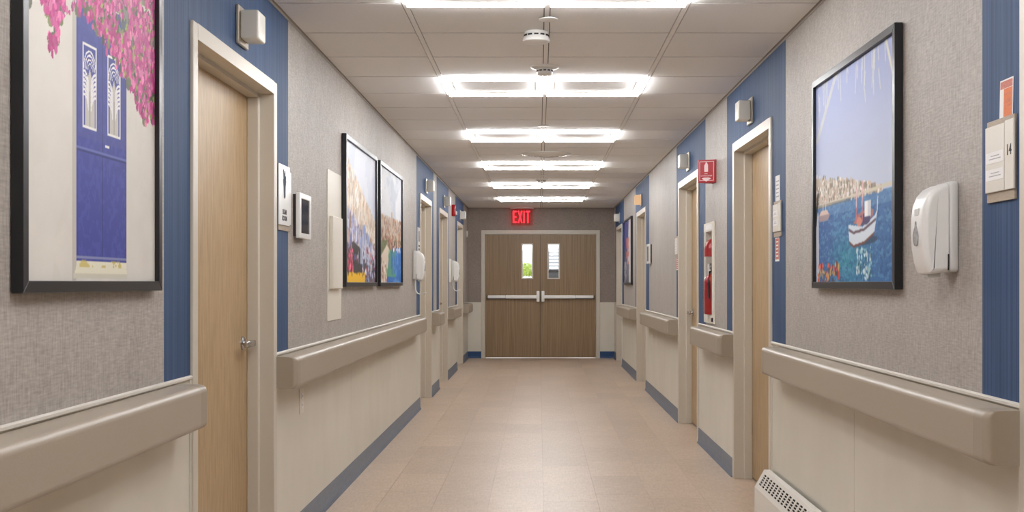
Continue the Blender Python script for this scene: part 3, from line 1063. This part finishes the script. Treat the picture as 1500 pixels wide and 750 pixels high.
dispenser(RIGHT, 3.285, 1, 'large white soap dispenser beside the boat picture')
dispenser(LEFT, 10.33, 1, 'white soap dispenser with drip arm, nearer of two on the left wall', True)
dispenser(LEFT, 14.87, 1, 'white soap dispenser with drip arm, farther of two on the left wall', True)
tag(obj('mounting_plate', bx(LEFT, 0, .006, 14.50, 14.82, 1.24, 1.545, bev=.002, seg=1), 'cream'), 'pale plate on the wall just before the farther left dispenser', 'wall plate')

# ------------------------------------------------------------------ signs and notices
t = thing('room_sign', 'white room sign with a grey leaf drawing beside the nearest left door', 'sign', LEFT(0, 5.09, 1.46))
obj('sign_backer', bx(LEFT, 0, .005, 4.985, 5.215, 1.468, 1.757), 'sign_tan', t)
obj('sign_face', bx(LEFT, .005, .010, 4.975, 5.19, 1.492, 1.764, bev=.001, seg=1), 'white', t)
obj('sign_edge_strip', bx(LEFT, .005, .009, 5.194, 5.222, 1.500, 1.742), 'white', t)
r = random.Random(3)
for k in range(9):
    q = r.uniform(-.45, .45)
    u0 = 5.083 + r.uniform(-.008, .008)
    l = r.uniform(.05, .075)
    pts = [(.0103, u0, 1.612 + r.uniform(0, .01)), (.0103, u0 + q * l * .35, 1.65 + .2 * l), (.0103, u0 + q * l, 1.612 + l + .02 * (k % 3)), (.0103, u0 + q * l * 1.15, 1.628 + l + .02 * (k % 3))]
    obj('leaf_stroke', tube(nb(), LEFT, pts, .0028, 5), 'slate', t)
obj('lettering', text_bm(LEFT, 'EXAM', .010, 5.083, 1.551, .030, .0006, bold=.0012), 'ink', t)
obj('lettering', text_bm(LEFT, 'ROOM', .010, 5.083, 1.522, .030, .0006, bold=.0012), 'ink', t)

t = thing('room_sign', 'white room sign with dark marks above the nearer left dispenser', 'sign', LEFT(0, 10.8, 1.5))
obj('sign_face', bx(LEFT, 0, .008, 10.70, 10.91, 1.48, 1.765, bev=.001, seg=1), 'white', t)
obj('leaf_drawing', bx(LEFT, .008, .0092, 10.77, 10.84, 1.63, 1.73), 'slate', t)
obj('lettering_line', bx(LEFT, .008, .0092, 10.76, 10.85, 1.578, 1.596), 'ink', t)
obj('lettering_line', bx(LEFT, .008, .0092, 10.76, 10.85, 1.545, 1.563), 'ink', t)


def room_plate(T, a0, a1, z0, z1, label, number=None):
    """a0..a1 near to far on the right wall; the number column is on the near side"""
    t = thing('room_sign', label, 'sign', T(0, (a0 + a1) / 2, z0))
    w = a1 - a0
    obj('sign_backer', bx(T, 0, .006, a0 + .006, a1, z0, z1), 'sign_tan', t)
    obj('number_column', bx(T, .006, .012, a0, a0 + w * .29, z0 + .026, z1 - .012, bev=.001, seg=1), 'sign', t)
    obj('main_plate', bx(T, .006, .012, a0 + w * .31, a1 - .002, z0 + .026, z1 - .016, bev=.001, seg=1), 'sign', t)
    for k, zz in enumerate((z0 + .058, z0 + .104)):
        s = obj('name_slot', bx(T, .012, .0128, a0 + w * .33, a1 - .008, zz, zz + .030), 'paper', t)
        for j in range(2):
            obj('print_line', bx(T, .0128, .0132, a0 + w * (.42 + .05 * j), a1 - .03 - .012 * j, zz + .010 + .008 * j, zz + .0125 + .008 * j), 'grey_ink', s)
    if number:
        obj('lettering', text_bm(T, number, .012, a0 + w * .145, z0 + .128, .040, .0006, flip=True, bold=.0006, sx=.85), 'ink', t)
    return t


room_plate(RIGHT, 2.885, 3.068, 1.448, 1.668, 'pale room sign numbered 14 on the blue strip at right', '14')
room_plate(RIGHT, 5.675, 5.855, 1.468, 1.652, 'pale room sign between two paper notices right of the oak door')
room_plate(RIGHT, 9.885, 10.065, 1.46, 1.645, 'pale room sign seen edge-on at the door beyond the extinguisher')


def notice(T, a0, a1, z0, z1, label, face, lean=0.0, p=.0005, rich=False):
    t = thing('paper_notice', label, 'notice', T(p, (a0 + a1) / 2, z0), 'paper notices by the room signs')
    pts = [(a0 + lean, z0), (a1 + lean, z0), (a1 - lean, z1), (a0 - lean, z1)]
    obj('sheet', prism(nb(), T, pts, p, p + .0012, 'p'), 'paper', t)
    w, h = a1 - a0, z1 - z0
    def q(u0, u1, v0, v1):
        f = lambda u, v: (a1 - u * w + lean * (1 - 2 * v), z0 + v * h)
        return [f(u0, v0), f(u1, v0), f(u1, v1), f(u0, v1)]
    if face is None:
        for k in range(5):
            obj('print_line', prism(nb(), T, q(.15, .85 - .1 * (k % 2), .15 + .15 * k, .20 + .15 * k), p + .0012, p + .0016, 'p'), 'grey_ink', t)
        return t
    if rich:
        obj('printed_block', prism(nb(), T, q(.32, .95, .13, .82), p + .0012, p + .0016, 'p'), face, t)
        obj('printed_header', prism(nb(), T, q(.04, .95, .83, .97), p + .0012, p + .0016, 'p'), 'red_brown', t)
        obj('printed_footer', prism(nb(), T, q(.04, .95, .02, .11), p + .0012, p + .0016, 'p'), face, t)
        for v in (.20, .24, .28, .48, .55, .60, .70):
            obj('print_line', prism(nb(), T, q(.40, .85, v, v + .014), p + .0016, p + .0019, 'p'), 'red_brown', t)
    else:
        obj('printed_block', prism(nb(), T, q(.06, .94, .08, .97), p + .0012, p + .0016, 'p'), face, t)
        for k in range(5):
            obj('print_line', prism(nb(), T, q(.25, .8, .2 + .15 * k, .25 + .15 * k), p + .0016, p + .0019, 'p'), 'paper', t)
    return t


notice(RIGHT, 2.912, 2.995, 1.630, 1.768, 'orange and white leaflet tucked behind the sign numbered 14', 'orange', .004, rich=True)
notice(RIGHT, 5.73, 5.835, 1.654, 1.785, 'white paper notice above the sign right of the oak door', None)
notice(RIGHT, 5.745, 5.84, 1.342, 1.464, 'brick red paper notice below the sign right of the oak door', 'red_brown')
notice(RIGHT, 9.90, 10.05, 1.345, 1.455, 'brick red paper notice at the door beyond the extinguisher cabinet', 'red_brown')


# ------------------------------------------------------------------ wall tablets
def tablet(T, a0, label):
    t = thing('wall_tablet', label, 'screen', T(0, a0 + .13, 1.445), 'small wall screens')
    w, z0, z1 = .265, 1.443, 1.660
    obj('wall_mount', bx(T, 0, .014, a0 + .004, a0 + w - .02, z0 + .01, z1 - .008), 'dark', t)
    obj('bezel', bevel(slab(T, .014, .034, a0, a0 + w, z0, z1, [(a0 + .034, a0 + w - .03, z0 + .026, z1 - .026)]), .0025, 1), 'white', t)
    obj('screen_glass', bx(T, .016, .030, a0 + .033, a0 + w - .029, z0 + .025, z1 - .025), 'screen', t)
    return t


tablet(LEFT, 5.298, 'white framed tablet screen on the left wall beside the leaf sign')
tablet(RIGHT, 12.24, 'small wall screen seen edge-on before the amber lit door')

# ------------------------------------------------------------------ raceway plate and box
t = thing('cover_plate', 'tall cream plate with a raised box left of the village picture', 'wall plate', LEFT(0, 6.36, 1.02))
obj('plate', bx(LEFT, 0, .004, 6.15, 6.575, 1.02, 1.858, bev=.001, seg=1), 'cream', t)
obj('raised_box', bx(LEFT, .004, .026, 6.20, 6.50, 1.198, 1.602, bev=.003, seg=2), 'cream', t)

# ------------------------------------------------------------------ fire alarm strobe, thermostat, outlets
t = thing('fire_alarm_strobe', 'red fire alarm strobe high on the left wall', 'fire alarm', LEFT(0, 15.0, 2.13))
obj('housing', bx(LEFT, 0, .048, 14.93, 15.05, 2.125, 2.275, bev=.008), 'red', t, smooth=40)
obj('strobe_lens', bx(LEFT, .048, .070, 14.955, 15.025, 2.14, 2.19, bev=.006), 'strobe', t, smooth=40)
obj('sounder_grille', bx(LEFT, .048, .051, 14.955, 15.025, 2.205, 2.26), 'dark', t)
t = thing('wall_speaker', 'small round white device high in the far left corner', 'speaker', LEFT(0, 18.0, 2.02))
obj('housing', lathe(nb(), LEFT, (0, 18.0, 2.02), [(.055, 0), (.055, .012), (.04, .022), (.01, .024)], 24, 'p'), 'white', t, smooth=40)


def outlet(T, a, z, label):
    t = thing('wall_outlet', label, 'outlet', T(.0015, a, z))
    obj('cover', bx(T, .0015, .007, a - .045, a + .045, z - .063, z + .063, bev=.002, seg=1), 'cream', t)
    for dz in (-.022, .022):
        s = obj('socket', bx(T, .007, .0095, a - .018, a + .018, z + dz - .014, z + dz + .014, bev=.002, seg=1), 'white', t)
        for da in (-.007, .007):
            obj('slot', bx(T, .0095, .0099, a + da - .0012, a + da + .0012, z + dz - .004, z + dz + .006), 'dark', s)
    return t


outlet(LEFT, 5.475, .655, 'white wall outlet under the handrail beyond the nearest left door')
outlet(RIGHT, 12.15, .62, 'white wall outlet under the far handrail on the right')

# ------------------------------------------------------------------ extinguisher, cabinet, flag sign
t = thing('extinguisher_cabinet', 'white recessed fire extinguisher cabinet with clear bubble cover', 'cabinet', RIGHT(0, 8.06, .94))
obj('trim_frame', bevel(slab(RIGHT, 0, .012, 7.83, 8.30, .94, 1.665, [RECESS]), .002, 1), 'cream', t)
ra, rb, rz0, rz1 = RECESS
obj('niche_back', bx(RIGHT, -.150, -.146, ra, rb, rz0, rz1), 'cream', t)
for a, b, c, d in ((ra, ra + .003, rz0, rz1), (rb - .003, rb, rz0, rz1), (ra + .003, rb - .003, rz0, rz0 + .003), (ra + .003, rb - .003, rz1 - .003, rz1)):
    obj('niche_side', bx(RIGHT, -.146, -.001, a, b, c, d), 'cream', t)
obj('label_plate', bx(RIGHT, .012, .014, 7.90, 8.2, 1.612, 1.65), 'paper', t)
obj('pull_handle', bx(RIGHT, .012, .022, 7.86, 7.90, .955, .985, bev=.003, seg=1), 'dark', t)
bub = nb()
rings = []
for k in range(9):
    q = math.pi * k / 8
    rings.append([(.012 + .050 * math.sin(q), 8.0625 - .140 * math.cos(q))])
poly = [x[0] for x in rings] + [(.012 + .048 * math.sin(math.pi * k / 8), 8.0625 - .138 * math.cos(math.pi * k / 8)) for k in range(8, -1, -1)]
prism(bub, RIGHT, poly, 1.005, 1.595, 'z')
obj('bubble_cover', bub, 'bubble', t, smooth=60)
obj('red_hood', lathe(nb(), RIGHT, (-.018, 8.0625, 1.42), [(.062, 0), (.062, .05), (.055, .085), (.038, .115), (.012, .130)], 24, 'z'), 'red', t, smooth=50)

t = thing('fire_extinguisher', 'red fire extinguisher standing inside the clear wall cabinet', 'extinguisher', RIGHT(-.018, 8.0625, rz0 + .0045))
obj('cylinder', lathe(nb(), RIGHT, (-.018, 8.0625, rz0 + .0045), [(.058, 0), (.062, .006), (.062, .235), (.055, .262), (.035, .285), (.018, .294)], 28, 'z'), 'red', t, smooth=50)
obj('valve', lathe(nb(), RIGHT, (-.018, 8.0625, 1.294), [(.017, 0), (.017, .05), (.012, .06)], 16, 'z'), 'chrome', t, smooth=50)
obj('lever', bx(RIGHT, -.028, -.003, 8.0, 8.12, 1.352, 1.372, bev=.003, seg=1), 'dark', t)
obj('carry_handle', bx(RIGHT, -.028, -.005, 8.01, 8.11, 1.322, 1.337, bev=.003, seg=1), 'chrome', t)
obj('gauge', lathe(nb(), RIGHT, (.001, 8.05, 1.312), [(.016, 0), (.016, .012), (.012, .014)], 16, 'p'), 'white', t, smooth=40)
obj('hose', tube(nb(), RIGHT, [(-.012, 8.03, 1.32), (.015, 7.99, 1.31), (.022, 7.985, 1.24), (.020, 7.988, 1.12)], .007, 8), 'dark', t, smooth=60)
obj('inspection_tag', bx(RIGHT, .012, .014, 8.045, 8.10, 1.325, 1.365), 'paper', t)
obj('label_band', lathe(nb(), RIGHT, (-.018, 8.0625, 1.10), [(.0628, 0), (.0628, .08)], 28, 'z'), 'red_sign', t, smooth=50)

# flag sign: two faces meeting at the outer edge
t = thing('extinguisher_flag_sign', 'red projecting fire extinguisher sign on the right wall', 'sign', RIGHT(0, 7.86, 1.93))
z0, z1, po = 1.932, 2.093, .116
def FLAG(p, a, z):           # p: out of the near face, a: 0..1 from the wall to the outer edge
    return RIGHT(.004 + a * (po - .004), 7.815 + .045 * a - p, z)
obj('near_face', bx(FLAG, -.003, 0, 0, 1, z0, z1), 'red_sign', t)
def FLAG2(p, a, z): return RIGHT(.004 + a * (po - .004), 7.911 - .045 * a + p, z)
obj('far_face', bx(FLAG2, -.003, 0, 0, 1, z0, z1), 'red_sign', t)
obj('wall_flange', bx(RIGHT, 0, .004, 7.79, 7.94, z0, z1), 'red_sign', t)
obj('white_border', slab(FLAG, 0, .0006, .08, .92, z0 + .014, z1 - .012, [(.105, .895, z0 + .0168, z1 - .0148)]), 'pink', t)
ic = prism(nb(), FLAG, [(.42, 2.008), (.64, 2.008), (.64, 2.052), (.60, 2.062), (.57, 2.066), (.57, 2.072), (.50, 2.076), (.46, 2.066), (.42, 2.055)], 0, .0008, 'p')
obj('extinguisher_icon', ic, 'pink', t)
obj('arrow', prism(nb(), FLAG, [(.24, 1.962), (.40, 1.968), (.66, 1.968), (.80, 1.962), (.53, 1.940)], 0, .0008, 'p'), 'pink', t)
obj('lettering', text_bm(FLAG, 'FIRE', 0, .54, 1.995, .013, .0008, flip=True, sx=8.0), 'pink', t)
obj('lettering', text_bm(FLAG, 'EXTINGUISHER', 0, .51, 1.980, .013, .0008, flip=True, sx=7.6), 'pink', t)

# ------------------------------------------------------------------ exit sign
t = thing('exit_sign', 'glowing red EXIT sign hanging from the ceiling over the double doors', 'sign', (-.28, Y_END - .10, H_CEIL))
ex, ey = -.2775, Y_END - .10
def EX(p, a, z): return (a, ey - p, z)
obj('ceiling_canopy', bx(EX, -.04, .05, ex - .19, ex + .19, H_CEIL - .022, H_CEIL, bev=.004, seg=1), 'grey_white', t)
obj('edge_lit_panel', bx(EX, -.004, .004, ex - .175, ex + .175, 2.165, H_CEIL - .022), 'acrylic', t)
for i, ch in enumerate('EXIT'):
    zb, zt, wd_, st = 2.205, 2.405, (.070, .082, .022, .074)[i], .024
    xx = ex + (-.150, -.070, .025, .060)[i]
    if ch == 'E':
        p = [(0, 0), (1, 0), (1, .13), (.36, .13), (.36, .435), (.85, .435), (.85, .565), (.36, .565), (.36, .87), (1, .87), (1, 1), (0, 1)]
    elif ch == 'X':
        p = [(0, 0), (.32, 0), (.5, .32), (.68, 0), (1, 0), (.66, .5), (1, 1), (.68, 1), (.5, .68), (.32, 1), (0, 1), (.34, .5)]
    elif ch == 'I':
        p = [(0, 0), (1, 0), (1, 1), (0, 1)]
    else:
        p = [(.36, 0), (.66, 0), (.66, .87), (1, .87), (1, 1), (0, 1), (0, .87), (.36, .87)]
    obj('letter', prism(nb(), EX, [(xx + u * wd_, zb + v * (zt - zb)) for u, v in p], .004, .008, 'p'), 'exit', t)

# ------------------------------------------------------------------ things on the ceiling
def CEIL(p, a, z): return (p, a, H_CEIL - z)      # z: distance below the ceiling


def detector_parts(t, x, y, plate, body, depth, flare):
    if plate:
        obj('base_plate', lathe(nb(), CEIL, (x, y, 0), [(plate, 0), (plate, .006), (plate * .8, .014), (body, .018)], 36), 'white', t, smooth=40)
    z = .016 if plate else 0
    obj('body', lathe(nb(), CEIL, (x, y, z), [(body * .96, 0), (body, (depth - z) * .45), (body * flare, (depth - z) * .75), (body * flare * .97, (depth - z) * .92), (body * flare * .85, depth - z)], 36), 'white', t, smooth=40)
    zs = z + (depth - z) * .40
    for k in range(12):
        q = 2 * math.pi * k / 12
        ux, uy = math.cos(q), math.sin(q)
        def S(p, a, zz): return (x + ux * p - uy * a, y + uy * p + ux * a, H_CEIL - zz)
        obj('vent_slot', bx(S, body * .9, body + .0015, -body * .18, body * .18, zs - .005, zs + .003), 'dark', t)


t = thing('smoke_detector', 'round white drum smoke detector nearest on the ceiling', 'smoke detector', (-.013, 5.49, H_CEIL))
detector_parts(t, -.013, 5.49, None, .060, .052, 1.12)
t = thing('smoke_detector', 'small white smoke detector on a round plate before the second light row', 'smoke detector', (.033, 6.36, H_CEIL))
detector_parts(t, .033, 6.36, .080, .046, .048, .95)
t = thing('smoke_detector', 'white smoke detector far down the ceiling beyond the round diffuser', 'smoke detector', (.03, 13.2, H_CEIL))
detector_parts(t, .03, 13.2, .080, .05, .05, .95)
for x, y, lab in ((.044, 5.19, 'flat white sprinkler cover disc just before the drum smoke detector'), (.035, 8.71, 'flat white sprinkler cover disc between the second and third light rows'),
                  (.043, 12.73, 'flat white sprinkler cover disc beside the farthest smoke detector')):
    tag(obj('sprinkler_cover', lathe(nb(), CEIL, (x, y, 0), [(.020, 0), (.020, .006), (.044, .0065), (.045, .010), (.040, .012)], 32), 'white', smooth=40), lab, 'sprinkler')
t = thing('air_diffuser', 'round white air diffuser with rings in the ceiling', 'air vent', (.067, 10.64, H_CEIL))
obj('throat', lathe(nb(), CEIL, (.067, 10.64, 0), [(.19, -.0), (.19, .0015)], 36), 'slot', t)
for k, (r0, r1, za) in enumerate(((.235, .175, .010), (.165, .120, .018), (.110, .070, .024), (.058, .004, .028))):
    bm = nb()
    n = 40
    R = [[bm.verts.new(CEIL(.067 + rr * math.cos(2 * math.pi * i / n), 10.64 + rr * math.sin(2 * math.pi * i / n), zz)) for i in range(n)] for rr, zz in ((r0, za - .008), (r0, za - .002), (r1, za + .008), (r1, za + .002))]
    for A, B in zip(R, R[1:] + R[:1]):
        for i in range(n):
            bm.faces.new((A[i], A[(i + 1) % n], B[(i + 1) % n], B[i]))
    obj('diffuser_ring', bm, 'white', t, smooth=40)

# ------------------------------------------------------------------ baseboard heater
t = thing('baseboard_heater', 'white baseboard heater with slotted top on the right', 'heater', RIGHT(.018, 4.5, 0))
h0, h1 = 3.05, 5.885
prof = [(.019, 0), (.019, .245), (.045, .245), (.050, .242)]
back = prof + [(.050, .20), (.088, .145), (.094, .155), (.094, .0)]
# casing: back, top and lower front; the sloped grille closes it
obj('casing', prism(nb(), RIGHT, [(.0185, .0), (.0185, .245), (.046, .245), (.046, .215), (.074, .150), (.097, .150), (.097, .0)], h0 + .003, h1 - .003, 'a'), 'slot', t)
obj('top_panel', bx(RIGHT, .0185, .048, h0 + .002, h1 - .002, .243, .247), 'heater', t)
obj('front_panel', bx(RIGHT, .095, .099, h0 + .002, h1 - .002, .006, .158), 'heater', t)
def GR(p, a, z):          # slope from (.048,.247) to (.099,.158): z in 0..1 down the slope
    return RIGHT(.048 + .051 * z + p * .868, a, .247 - .089 * z + p * .497)
hl = []
n_c = 38
step = (h1 - h0 - .08) / n_c
for i in range(n_c):
    for j in range(5):
        a = h0 + .04 + i * step
        hl.append((a + .012, a + step - .012, .17 + j * .125, .17 + j * .125 + .085))
obj('slotted_grille', slab(GR, -.0015, .0015, h0 + .002, h1 - .002, 0, 1, hl), 'heater', t)
endp = [(.018, 0), (.018, .249), (.049, .249), (.101, .159), (.101, 0)]
for a, b in ((h0 - .004, h0 + .004), (h1 - .004, h1 + .004)):
    obj('end_plate', prism(nb(), RIGHT, endp, a, b, 'a'), 'heater', t)

# ------------------------------------------------------------------ outdoors beyond the exit doors
gr = obj('ground', bx(WORLD, -6, 6, Y_END + .2, 34, -.08, -.004), 'paving', kind='structure')
sd = obj('wall_outdoor', bx(WORLD, -6, 6, 30, 30.2, 0, 4.5), 'siding', kind='structure')
for k in range(22):
    bm = prism(nb(), WORLD, [(29.965, .02 + .2 * k), (29.99, .215 + .2 * k), (30.0, .215 + .2 * k), (30.0, .02 + .2 * k)], -6, 6, 'p')
    obj('siding_board', bm, 'siding', sd)
t = thing('louvred_screen', 'grey louvred screen seen through the right exit door window', 'screen', (.36, 25.0, 0))
for k in range(12):
    obj('louvre', bx(WORLD, .21, .62, 25.0, 25.03, 1.22 + .075 * k, 1.245 + .075 * k), 'louvre', t)
for x in (.20, .62):
    obj('post', bx(WORLD, x, x + .03, 24.99, 25.04, -.004, 2.15), 'louvre', t)
t = thing('storage_box', 'dark box standing outside behind the right exit door window', 'box', (.32, 24, 0))
obj('bin', bx(WORLD, .05, .6, 23.8, 24.3, -.004, 1.46, bev=.02), 'dark', t, smooth=40)
obj('lid', bx(WORLD, .03, .62, 23.78, 24.32, 1.46, 1.52, bev=.015), 'screen', t, smooth=40)
t = thing('topiary_shrub', 'yellow green shrub outside the left exit door window', 'shrub', (-.27, 24, 0))
bm = nb()
rs = random.Random(4)
for k in range(260):
    q, f = rs.uniform(0, 2 * math.pi), math.acos(rs.uniform(-1, 1))
    c = Vector((-.27 + .15 * math.sin(f) * math.cos(q), 24 + .15 * math.sin(f) * math.sin(q), 1.49 + .16 * math.cos(f)))
    d = Vector((rs.uniform(-1, 1), rs.uniform(-1, 1), rs.uniform(-1, 1))).normalized() * .035
    e = d.orthogonal().normalized() * .018
    bm.faces.new([bm.verts.new(c + v) for v in (-d, e, d, -e)])
lathe(bm, WORLD, (-.27, 24, 1.36), [(.03, 0), (.10, .05), (.12, .13), (.09, .21), (.02, .25)], 12)
fo = obj('foliage', bm, 'leaf', t)
fo['kind'] = 'stuff'
obj('stem', lathe(nb(), WORLD, (-.27, 24, .3), [(.02, 0), (.015, 1.1)], 10), 'dark', t)
obj('pot', lathe(nb(), WORLD, (-.27, 24, -.004), [(.14, 0), (.19, .32), (.17, .32)], 20), 'louvre', t)
t = thing('flower_tub', 'tall white flower tub outside beside the yellow green shrub', 'planter', (-.2, 23.4, 0))
obj('tub', lathe(nb(), WORLD, (-.2, 23.4, -.004), [(.12, 0), (.16, 1.2), (.14, 1.24)], 20), 'louvre', t, smooth=40)
bm = nb()
for k in range(60):
    c = Vector((-.2 + rs.uniform(-.16, .16), 23.4 + rs.uniform(-.12, .12), 1.27 + rs.uniform(0, .09)))
    bmesh.ops.create_icosphere(bm, subdivisions=1, radius=.022, matrix=__import__('mathutils').Matrix.Translation(c))
fo = obj('blossom', bm, 'petal', t)
fo['kind'] = 'stuff'
